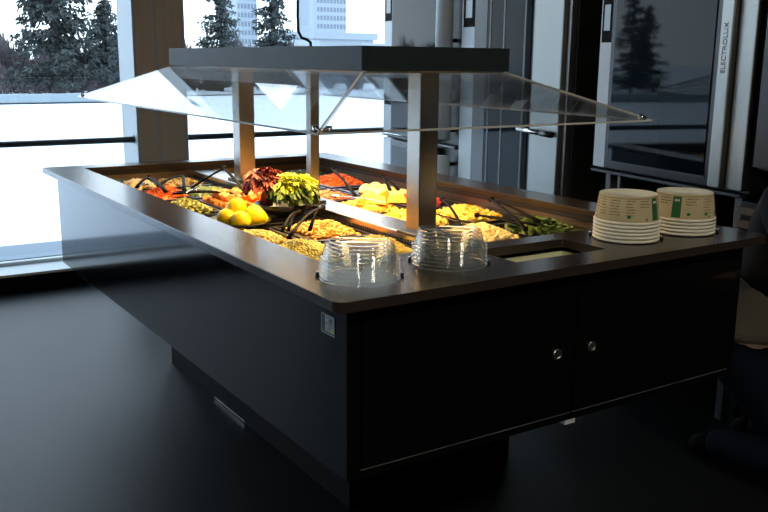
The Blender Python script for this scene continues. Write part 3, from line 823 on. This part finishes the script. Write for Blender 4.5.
# lettuces in a black bowl
bowl = MB().lathe([(0, .004), (.06, .004), (.095, .045), (.10, .045), (.066, 0), (0, 0)], 40).build('bowl', 'pan_black', None, loc=(.535, 1.315, PZ + .006))
tag(bowl, 'round black bowl under the red and green lettuce', 'bowl')
def lettuce(name, label, c, r, m, n, seed, tilt, zs=1.0, lowm=None):
    rn = random.Random(seed); t = empty(name, c, 0, label, 'lettuce')
    mbs = [MB(), MB()]
    for i in range(n):
        f = i / n; el = R(-12) + f * R(95); az = i * 2.4 + rn.uniform(-.3, .3)
        d = Vector((math.cos(az) * math.cos(el), math.sin(az) * math.cos(el), math.sin(el) * zs + .1))
        d = (d + Vector(tilt) * .3).normalized(); L = r * rn.uniform(.85, 1.12) * (.75 + .25 * math.cos(el))
        n_ = d.cross(Vector((rn.uniform(-.4, .4), rn.uniform(-.4, .4), 1))).normalized(); u = n_.cross(d).normalized()
        L *= rn.uniform(.82, 1.06); wd = r * rn.uniform(.17, .27); nu, nv = 8, 8; vs = []; ph = rn.uniform(0, 6)
        for a in range(nu + 1):
            s = a / nu
            for b in range(nv + 1):
                q = b / nv * 2 - 1
                wl = wd * (.25 + .75 * math.sin(min(1, s * 1.05) ** .8 * math.pi * .62)) * (1 if s < .9 else .85)
                ruf = (s ** 2) * abs(q) ** 1.0 * .16 * r * math.sin(q * 11 + ph + s * 9) + s ** 3 * .09 * r * math.sin(q * 14 + ph)
                curl = -r * .42 * s ** 3 + r * .25 * math.sin(s * 2.2) + .18 * r * q * q * s
                p = d * L * (s * (1 - .12 * q * q)) + n_ * wl * q + u * (curl + ruf)
                vs.append(p + n_ * ruf * .4)
        fs = [(a * (nv + 1) + b, a * (nv + 1) + b + 1, (a + 1) * (nv + 1) + b + 1, (a + 1) * (nv + 1) + b) for a in range(nu) for b in range(nv)]
        mbs[1 if (lowm and f < .3) else 0].add(vs, fs, True)
    mbs[0].build('leaves', m, t)
    if lowm: mbs[1].build('outer_leaves', lowm, t)
    MB().tube([(0, 0, -.060), (0, 0, .02)], [.024, .016], 10).build('stalk', m, t)
    return t
lettuce('green_lettuce', 'curly yellow-green lettuce right of the red one', (.556, 1.270, .905), .094, 'leaf_green', 170, 5, (.3, -.3, .2), 1.0, 'leaf_dark')
lettuce('red_lettuce', 'curly dark red lettuce behind the green one', (.500, 1.375, .925), .088, 'leaf_red', 140, 6, (-.3, .25, .5), 1.0)

# ------------------------------------------------------------------ tongs and spoons
def arc(a, b, up, n=7):
    a, b = Vector(a), Vector(b); return [a.lerp(b, i / (n - 1)) + Vector(up) * math.sin(math.pi * i / (n - 1)) for i in range(n)]
def tongs(hinge, t1, t2, label, bend=.012, r=.0062, m='tong'):
    t = empty('serving_tongs', hinge, 0, label, 'tongs'); hv = Vector(hinge)
    for tp in (t1, t2):
        q = Vector(tp) - hv
        MB().tube(arc((0, 0, 0), q, (0, 0, bend)), [r, r * 1.05, r * 1.0, r * .95, r * .95, r * 1.2, r * 1.3], 8, flat=.55).build('arm', m, t)
    MB().tube([(-.006, 0, 0), (.006, 0, 0)], r * 1.35, 12).build('hinge', m, t)
    return t
tongs((.512, 1.78, 0.954), (.424, 1.905, 0.867), (.500, 1.545, 0.884), 'open black tongs standing like an upturned V over the melon chunks', .003, .0075)
tongs((.494, .95, 0.919), (.240, .69, 0.890), (.405, .875, 0.865), 'black tongs reaching from the orange pasta over the near corn pan', .018, .0055)
tongs((.430, .99, 0.904), (.285, .82, 0.884), (.33, .87, 0.872), 'small black tongs lying between the beans and the pasta', .018, .0045)
tongs((.281, 2.0, 0.907), (.245, 1.70, 0.890), (.20, 1.90, 0.884), 'thick black tongs resting on the left well edge by the carrot', .008, .0075)
tongs((.46, 2.10, 0.890), (.30, 1.95, 0.878), (.36, 1.82, 0.872), 'black tongs lying across the cream salad', .010, .0065)
tongs((.52, 1.62, 0.870), (.30, 1.78, 0.868), (.34, 1.84, 0.864), 'black tongs lying flat over the front of the grated carrot', .008, .0065)
tongs((.985, 1.75, 0.925), (.86, 1.36, 0.877), (.90, 1.45, 0.877), 'black tongs leaning over the shredded meat right of the island', .006, .0065)
tongs((1.090, 1.53, 0.914), (1.055, 1.36, 0.884), (1.03, 1.38, 0.882), 'brown-black tongs lying against the egg halves', .004, .006)
tongs((.965, .955, 0.908), (.855, .70, 0.865), (.90, .78, 0.872), 'thin black tongs between the near post and the chickpeas', .010, .0045)
tongs((1.105, .86, 0.910), (.985, .545, 0.867), (1.09, .60, 0.874), 'wide black tongs resting across the green salad leaves', .006, .0065)
tongs((.98, .78, 0.878), (1.02, .60, 0.868), (1.06, .58, 0.868), 'brown-black tongs lying flat between chickpeas and green salad', .004, .0065)
def spoon(a, b, label, r=.0045, m='tong_steel', bowl_m=None):
    a, b = Vector(a), Vector(b); t = empty('serving_spoon', tuple(a), 0, label, 'spoon'); q = b - a
    MB().tube(arc((0, 0, 0), q, (0, 0, .004)), r, 8, flat=.5).build('handle', m, t)
    mb = MB(); d = q.normalized(); n = d.cross(Vector((0, 0, 1))).normalized(); c = q + d * .022
    vs = [c + d * v.x * .028 + n * v.y * .019 + Vector((0, 0, v.z * .007)) for v in IV2]; mb.add(vs, IF2, True)
    mb.build('spoon_bowl', bowl_m or m, t)
    return t
spoon((.84, 1.12, 0.884), (.815, 1.40, 0.870), 'steel serving spoon lying along the right side of the island')
spoon((.20, 1.86, 0.894), (.28, 2.06, 0.872), 'steel serving spoon on the far left pans next to the black tongs')
spoon((.30, 1.64, 0.890), (.42, 1.86, 0.864), 'steel serving spoon between the sprouts and the carrot')

# ================================================================== LIDS AND PAPER BOWLS
def lid(x, y, z, label, group, src=None):
    if src is None:
        prof = [(.0880, .0), (.0905, .0004), (.0912, .0016), (.0905, .0028), (.0862, .0030), (.0845, .0045), (.0770, .0340), (.0755, .0375), (.0720, .0395), (.0660, .0400),
                (.0640, .0385), (.0005, .0385)]
        o = MB().lathe(prof, 72).build('plastic_lid', 'lid_plastic'); o.data.materials.append(M['lid_rim'])
        for f in o.data.polygons:
            if f.center.z < .0027: f.material_index = 1
    else: o = src.copy(); C.objects.link(o)
    o.location = (x, y, z); tag(o, label, 'lid', group); return o
src = None
ordn = ['lowest', 'second lowest', 'third lowest', 'fourth lowest', 'third from the top', 'second from the top', 'topmost']
for (x, y, where, grp, n) in ((.150, .163, 'stack nearest the counter corner', 'clear lids in the left stack', 6), (.410, .178, 'stack in front of the steel post', 'clear lids in the right stack', 6)):
    for k in range(n):
        lab = 'clear plastic lid, %s in the %s' % (['lowest', 'second from the bottom', 'third from the bottom', 'third from the top', 'second from the top', 'topmost'][k], where)
        o = lid(x + random.Random(k + n).uniform(-.0006, .0006), y + random.Random(k * 3).uniform(-.0012, .0012), H_ + .0006 + k * .0090, lab, grp, src)
        if src is None: src = o
def arc_patch(mb, a0, a1, z0, z1, rf, n=4, dr=.0004):
    vs = []
    for i in range(n + 1):
        a = a0 + (a1 - a0) * i / n
        for z in (z0, z1): vs.append(((rf(z) + dr) * math.cos(a), (rf(z) + dr) * math.sin(a), z))
    mb.add(vs, [(i * 2, i * 2 + 2, i * 2 + 3, i * 2 + 1) for i in range(n)], True)
BH = .078
rf = lambda z: .0865 - (z - .010) / (BH - .010) * .0095
def paper_bowl(seed, printed=True, green_at=0.0):
    t = empty('paper_bowl', (0, 0, 0))
    MB().lathe([(.0862, .0095), (.0770, BH), (.0745, BH), (.0740, BH - .007), (.0005, BH - .007), (.0005, BH - .0085), (.0735, BH - .0085), (.0845, .0095), (.0862, .0095)], 64).build('cup', 'paper_white', t)
    n = 64; pr = [(.0900 + .0040 * math.cos(q), .0050 + .0042 * math.sin(q)) for q in [i * 6.2832 / 12 for i in range(13)]]
    pr += []
    MB().lathe([(r - .0035, z) for r, z in pr], 64).build('rim', 'paper_white', t)
    MB().lathe([(.0869, .0095), (.0776, BH - .001), (.0768, BH - .001)], 64).build('sleeve', 'kraft', t)
    if printed:
        rn = random.Random(seed); md, mg, mw = MB(), MB(), MB()
        r2 = lambda z: .0869 - (z - .0095) / (BH - .0105) * .0093
        arc_patch(mg, green_at, green_at + .30, .013, .071, r2, 6, .0005)
        for q in range(4): arc_patch(mw, green_at + .07 + q * .045, green_at + .10 + q * .045, .058, .064, r2, 2, .0008)
        a = green_at + .45
        while a < green_at + 6.2:
            wdt = rn.uniform(.25, .5)
            if rn.random() < .85:
                for row in range(rn.choice((3, 5, 6))):
                    z = .064 - row * .0075; u = a
                    while u < a + wdt * rn.uniform(.6, 1):
                        d = rn.uniform(.015, .05); arc_patch(md, u, u + d, z, z + rn.choice((.0016, .0024)), r2, 1); u += d + .012
            if rn.random() < .4: arc_patch(mg, a + .05, a + .16, .020, .027, r2, 2)
            if rn.random() < .4: arc_patch(md, a + .2, a + .25, .013, .020, r2, 2)
            a += wdt + rn.uniform(.06, .14)
        u = 0
        while u < 6.2: arc_patch(md, u, u + .03, .0705, .0725, r2, 1); u += .055
        md.build('printed_text', 'print_dark', t); mg.build('green_print', 'print_green', t); mw.build('white_mark', 'print_white', t)
    return t
bcam = lambda x, y: math.atan2(CP[1] - y, CP[0] - x)
for (x, y, where, grp, ga, nb) in ((1.022, .180, 'left stack beside the rubbish slot', 'paper bowls in the left stack', 1.02, 6), (1.246, .170, 'right stack nearest the counter corner', 'paper bowls in the right stack', -.24, 5)):
    plain = None
    for k in range(nb):
        top = k == nb - 1
        lab = ('upturned kraft bowl with green band, topmost of the %s' if top else 'upturned paper bowl, %s of the %s' % (['lowest', 'second from the bottom', 'third from the bottom', 'fourth from the bottom', 'fifth from the bottom'][k], '%s')) % where
        if top: o = paper_bowl(int(x * 100), True, 0)
        elif plain is None: o = plain = paper_bowl(1, False)
        else: o = copy_tree(plain)
        o.location = (x, y, H_ + .0005 + k * .0098)
        if top: o.rotation_euler.z = bcam(x, y) + ga - .15
        tag(o, lab, 'paper bowl', grp)
# small rubber pegs that hold the stacks in place
def pegs(x, y, r, label):
    t = empty('stack_guide', (x, y, H_), 0, label, 'stack guide')
    e = bcam(x, y)
    for a in (e + 1.75, e - 1.75, e + math.pi):
        p = Vector((math.cos(a) * (r + .0055), math.sin(a) * (r + .0055), 0))
        MB().tube([p, p + Vector((0, 0, .008))], [.0052, .0045], 12).build('peg', 'oven_dark', t)
        MB().tube([p + Vector((0, 0, .0081)), p + Vector((0, 0, .0105))], [.0045, .0036], 12).build('peg_cap', 'chrome', t)
pegs(.150, .163, .091, 'small black pegs holding the left stack of clear lids')
pegs(.410, .178, .091, 'small black pegs holding the right stack of clear lids')
pegs(1.022, .180, .092, 'small black pegs holding the left stack of paper bowls')
pegs(1.246, .170, .092, 'small black pegs holding the right stack of paper bowls')

# ================================================================== OVENS
# the bank stands along a line that runs from (2.52, 3.74) towards (2.00, 0.45)
o0 = Vector((2.52, 3.74)); o1 = Vector((1.995, .45)); od = (o1 - o0).normalized(); oa = math.atan2(od.y, od.x)
def ubank(y): return (o0.y - y) / -od.y if od.y else 0
def oven_root(name, u, label, cat, group=None):
    p = o0 + od * u; return empty(name, (p.x, p.y, 0), oa, label, cat, group)   # local x along the bank, local y into the wall (+y)
def oven(u, wd, z0, z1, cp, gl, hs, label, screen_z, group='steel combi ovens along the right wall', word=None, cyl=False, mull=None):
    t = oven_root('combi_oven', u, label, 'oven', group); D = .75
    part('cabinet', 'oven_body', t, (0, .03, z0), (wd, D, z1), .003)
    cpn = part('control_panel', 'oven_panel', t, (.002, .0, z0 + .01), (cp, .029, z1 - .005), .003)
    if screen_z:
        fr = part('touch_screen', 'screen_frame', cpn, (cp * .15, -.004, screen_z - .14), (cp * .85, -.0005, screen_z + .06), .002)
        part('display', 'screen', cpn, (cp * .30, -.0055, screen_z - .09), (cp * .70, -.0042, screen_z + .02))
    d = part('door', 'oven_dark', t, (cp + .004, -.02, z0 + .012), (gl, .028, z1 - .008), .004)
    part('door_glass', 'oven_glass_dark' if mull else 'oven_glass', d, (cp + .035, -.0245, z0 + .05), (gl - .03, -.0205, z1 - .05))
    if mull:
        for xa in mull: part('door_mullion', 'leg_grey', d, (xa, -.027, z0 + .05), (xa + .014, -.0247, z1 - .05))
        part('door_stile', 'oven_dark', d, (cp + .036, -.0262, z0 + .05), (cp + .15, -.0247, z1 - .05))
    m = MB()
    for (a, b) in (((cp + .028, -.0235, z0 + .040), (gl - .022, -.0203, z0 + .048)),): m.box(a, b)
    m.build('door_trim', 'rail_dark', d)
    if cyl:
        h = MB().tube([(hs + (wd - hs) * .45, -.05, z0 + .04), (hs + (wd - hs) * .45, -.05, z1 - .04)], (wd - hs) * .30, 18).build('handle', 'oven_panel', d)
        for zz in (z0 + .09, z1 - .09): MB().tube([(hs + (wd - hs) * .45, -.05, zz), (hs + (wd - hs) * .45, .03, zz)], .012, 10).build('handle_mount', 'chrome', d)
    else:
        h = MB().box((gl + .006, -.035, z0 + .012), (hs, .028, z1 - .01)).build('handle', 'oven_steel', d, .006)
        if hs < wd - .01:
            part('handle_side', 'oven_steel', d, (hs + .004, -.010, z0 + .012), (wd - .002, .028, z1 - .01), .004)
        if word:
            mt = Matrix.Translation((gl + .006 + (hs - gl - .006) * .5, -.0358, 1.43)) @ Matrix.Rotation(R(-90), 4, 'Y') @ Matrix.Rotation(R(90), 4, 'X')
            text('lettering', word, .030, 'lettering', mt, d)
    part('base_trim', 'rail_dark', t, (0.004, -.012, z0 - .012), (wd - .004, .02, z0), .002)
    return t
k = 1 / -od.y
U4 = (3.74 - 1.33) * k - .07
oven(U4, .90, .905, 2.05, .10, .745, .812, 'large steel oven nearest the camera with dark glass door and tall handle', 1.60, word='ELECTROLUX')
U3 = (3.74 - 2.63) * k - .03
oven(U3, 1.07, .14, 2.05, .180, .79, 1.04, 'tall steel oven in the middle of the row with a wide steel handle', 1.70, mull=(.36, .50, .70))
oven(0, 1.07, 1.40, 2.05, .165, .84, .90, 'upper steel oven farthest away beside the window', 1.77, cyl=True)
oven(0, 1.07, .88, 1.38, .165, .84, .90, 'middle steel oven farthest away seen under the canopy', 1.22, cyl=True)
oven(0, 1.07, .14, .86, .165, .84, .90, 'lower steel oven farthest away behind the counter edge', None, cyl=True)
# stand of the near oven
t = oven_root('oven_stand', U4, 'dark open stand with pale legs under the near oven', 'stand')
for x in (.05, .825):
    for y in (.04, .66): part('leg', 'leg_grey', t, (x, y, 0), (x + .035, y + .035, .89), .003)
part('leg', 'leg_grey', t, (.12, .05, .30), (.14, .07, .889), .002)
part('shelf', 'oven_steel', t, (.0, .02, .26), (.86, .74, .285), .003)
part('top_frame', 'oven_dark', t, (.0, .02, .8905), (.90, .74, .8925), .001)
for s, uu in enumerate((U3, 0)):
    t = oven_root('oven_plinth', uu, ['black plinth under the middle ovens', 'black plinth under the farthest ovens'][s], 'plinth')
    part('plinth', 'skirt_black', t, (.02, .06, 0), (1.05, .72, .125))
# latch bar on the middle oven handle
t = oven_root('door_latch', U3, 'short bright latch bar with black end on the middle oven', 'latch')
MB().tube([(.72, -.055, 1.042), (.93, -.055, 1.035)], .013, 12).build('bar', 'chrome', t)
MB().tube([(.931, -.055, 1.035), (1.02, -.055, 1.033)], .015, 12).build('grip', 'oven_dark', t)
MB().tube([(.90, -.055, 1.035), (.90, -.0355, 1.035)], .008, 10).build('mount', 'chrome', t)
# dark tall cabinet next to the near oven
t = oven_root('tall_cabinet', U4 + .93, 'dark tall cabinet at the right edge beside the near oven', 'cabinet')
part('carcass', 'oven_body', t, (.0, .03, 1.0), (.8, .75, 2.1), .003)
part('door', 'oven_dark', t, (.0, -.0, 1.01), (.8, .029, 2.09), .003)
part('edge_trim', 'brass', t, (.085, -.006, 1.02), (.091, -.0005, 2.08))
for x in (.46, .75):
    part('leg', 'oven_dark', t, (x, .05, 0), (x + .03, .08, .999)); part('leg', 'oven_dark', t, (x, .69, 0), (x + .03, .72, .999))
# rack with brown crates under it
cr = None
for kx in range(7):
    if cr is None:
        t = oven_root('bread_crate', U4 + .88, 'x', 'crate', 'brown crates stacked under the tall cabinet')
        m = MB(); m.box((0, .0, 0), (.5, .40, .030)); m.build('crate_body', 'crate', t, .003)
        m = MB(); m.box((.01, .01, .0302), (.49, .39, .0495)); m.build('crate_rim', 'oven_dark', t); cr = t
    else: t = copy_tree(cr)
    t.location.z = .53 + kx * .0505
    t['label'] = 'flat brown crate, %s in the stack at the right edge' % ['lowest', 'second from the bottom', 'third from the bottom', 'middle one', 'third from the top', 'second from the top', 'topmost'][kx]
    n_ = Vector((-od.y, od.x)) * .12
t = oven_root('crate_trolley', U4 + .865, 'low dark trolley carrying the brown crates', 'trolley')
part('deck', 'oven_dark', t, (.01, .0, .50), (.53, .42, .529), .002)
for x in (.06, .49):
    for y in (.01, .38): part('leg', 'oven_dark', t, (x, y, 0), (x + .03, y + .03, .4995))

# ================================================================== PERSON crouching at the right edge
def skin(name, joints, edges, m, parent, root=0, sub=2):
    me = bpy.data.meshes.new(name); me.from_pydata([j[0] for j in joints], edges, []); me.materials.append(M[m])
    o = bpy.data.objects.new(name, me); C.objects.link(o); o.parent = parent
    sk = o.modifiers.new('skin', 'SKIN'); sv = me.skin_vertices[0].data
    for i, j in enumerate(joints):
        r = j[1]; sv[i].radius = r if isinstance(r, tuple) else (r, r); sv[i].use_root = (i == root)
    sk.use_smooth_shade = True
    ss = o.modifiers.new('sub', 'SUBSURF'); ss.levels = sub; ss.render_levels = sub
    return o
pr = empty('person', (1.83, .27, 0), math.atan2(-1.0, .06), 'person in navy jeans, cream shirt and dark jacket kneeling at the right edge', 'person')
# local frame: +x is where the person faces, +y their left
J = [((.0, 0, .42), (.135, .115)), ((.02, 0, .56), (.12, .105)), ((.08, 0, .76), (.135, .11)), ((.13, 0, .93), (.12, .10)), ((.16, 0, 1.02), .055), ((.19, 0, 1.09), .05),
     ((.12, .17, .96), .06), ((.27, .20, .74), .048), ((.45, .12, .68), .036), ((.12, -.17, .96), .06), ((.27, -.20, .74), .048), ((.45, -.12, .68), .036),
     ((.02, .10, .36), .095), ((.36, .13, .12), .065), ((.02, .13, .085), .052), ((-.07, .13, .075), .042),
     ((.02, -.10, .36), .095), ((.36, -.13, .12), .065), ((.02, -.13, .085), .052), ((-.07, -.13, .075), .042)]
E = [(0, 1), (1, 2), (2, 3), (3, 4), (4, 5), (3, 6), (6, 7), (7, 8), (3, 9), (9, 10), (10, 11), (0, 12), (12, 13), (13, 14), (14, 15), (0, 16), (16, 17), (17, 18), (18, 19)]
J[0] = (J[0][0], (.10, .085)); J[1] = (J[1][0], (.095, .08)); J[2] = (J[2][0], (.11, .09))
body = skin('body', [(p_, (r_[0] * .93, r_[1] * .93) if isinstance(r_, tuple) else r_ * .9) for p_, r_ in J], E, 'skin', pr)
skin('jeans', [((0, 0, .50), (.165, .14)), ((.0, 0, .42), (.178, .15)), J[12][0:1] + (.115,), J[13][0:1] + (.078,), J[14][0:1] + (.064,), ((-.085, .13, .080), .058),
               J[16][0:1] + (.115,), J[17][0:1] + (.078,), J[18][0:1] + (.064,), ((-.085, -.13, .080), .058)],
     [(0, 1), (1, 2), (2, 3), (3, 4), (4, 5), (1, 6), (6, 7), (7, 8), (8, 9)], 'denim', pr)
skin('shirt', [((-.01, 0, .43), (.20, .17)), ((-.025, 0, .54), (.185, .16)), ((.03, 0, .66), (.165, .14)), ((.06, 0, .74), (.16, .13))], [(0, 1), (1, 2), (2, 3)], 'shirt', pr)
skin('jacket', [((.0, 0, .56), (.18, .158)), ((.08, 0, .78), (.17, .14)), ((.13, 0, .93), (.15, .125)), ((.15, 0, 1.0), (.08, .08)),
                ((.12, .18, .96), .082), ((.27, .21, .74), .066), ((.42, .135, .685), .050), ((.12, -.18, .96), .082), ((.27, -.21, .74), .066), ((.42, -.135, .685), .050)],
     [(0, 1), (1, 2), (2, 3), (2, 4), (4, 5), (5, 6), (2, 7), (7, 8), (8, 9)], 'jacket', pr)
for s in (1, -1):
    skin('shoe', [((-.06, s * .13, .085), .050), ((-.12, s * .13, .060), .052), ((-.15, s * .13, .035), .034), ((-.05, s * .13, .030), .030)], [(0, 1), (1, 2), (1, 3)], 'shoe', pr)
    hb = Vector((.455, s * .115, .675))
    jj = [(tuple(hb), .030), (tuple(hb + Vector((.045, -s * .01, -.008))), (.038, .018)), (tuple(hb + Vector((.085, -s * .012, -.015))), (.036, .016))]
    ee = [(0, 1), (1, 2)]
    for q in range(4):
        bse = hb + Vector((.088, -s * .012 + (q - 1.5) * .018, -.016)); ln = (.062, .070, .066, .052)[q]
        jj += [(tuple(bse), .0095), (tuple(bse + Vector((ln * .5, 0, -.010))), .0088), (tuple(bse + Vector((ln * .85, 0, -.032))), .0075)]
        i0 = len(jj) - 3; ee += [(2, i0), (i0, i0 + 1), (i0 + 1, i0 + 2)]
    jj += [(tuple(hb + Vector((.04, -s * .045, -.014))), .0105), (tuple(hb + Vector((.075, -s * .058, -.028))), .0090)]; ee += [(1, len(jj) - 2), (len(jj) - 2, len(jj) - 1)]
    skin('hand', jj, ee, 'skin', pr)
hd = MB(); hv = []
for v in IV2 if False else ico(4)[0]:
    x, y, z = v.x, v.y, v.z
    p = Vector((x * .098, y * .076, z * .118))
    if z < -.2: p.x += .012 * (-z); p.y *= 1 - .25 * (-z - .2)
    if x > .5: p.x += .018 * math.exp(-((y / .16) ** 2 + ((z + .12) / .22) ** 2)) + .006 * math.exp(-((y / .3) ** 2 + ((z + .5) / .1) ** 2))
    if x > .5: p.x -= .008 * math.exp(-(((abs(y) - .38) / .16) ** 2 + ((z - .08) / .13) ** 2))
    hv.append(p)
hd.add([Vector((.235, 0, 1.175)) + Matrix.Rotation(R(25), 3, 'Y') @ p for p in hv], ico(4)[1], True)
hd.build('head', 'skin', pr)
hh = MB(); hh.add([Vector((.225, 0, 1.185)) + Matrix.Rotation(R(25), 3, 'Y') @ Vector((min(v.x * .108, .055), v.y * .086, max(v.z * .126, -.07 if v.x < 0 else .03))) for v in ico(4)[0]], ico(4)[1], True)
hh.build('hair', 'hair', pr)
for s in (1, -1):
    e = MB(); e.add([Vector((.232, s * .078, 1.165)) + Vector((v.x * .018, v.y * .009, v.z * .030)) for v in IV2], IF2, True); e.build('ear', 'skin', pr)
    e = MB(); e.add([Vector((.235, 0, 1.175)) + Matrix.Rotation(R(25), 3, 'Y') @ (Vector((.085, s * .030, .010)) + v * .0105) for v in IV2], IF2, True); ey = e.build('eye', 'paper_white', pr); e = MB(); e.add([Vector((.235, 0, 1.175)) + Matrix.Rotation(R(25), 3, 'Y') @ (Vector((.0925, s * .030, .008)) + v * .0048) for v in IV2], IF2, True); e.build('iris', 'hair', ey)
m = MB(); m.add([Vector((.235, 0, 1.175)) + Matrix.Rotation(R(25), 3, 'Y') @ (Vector((.096, 0, -.058)) + Vector((v.x * .006, v.y * .022, v.z * .006))) for v in IV2], IF2, True); m.build('mouth', 'plaid', pr)
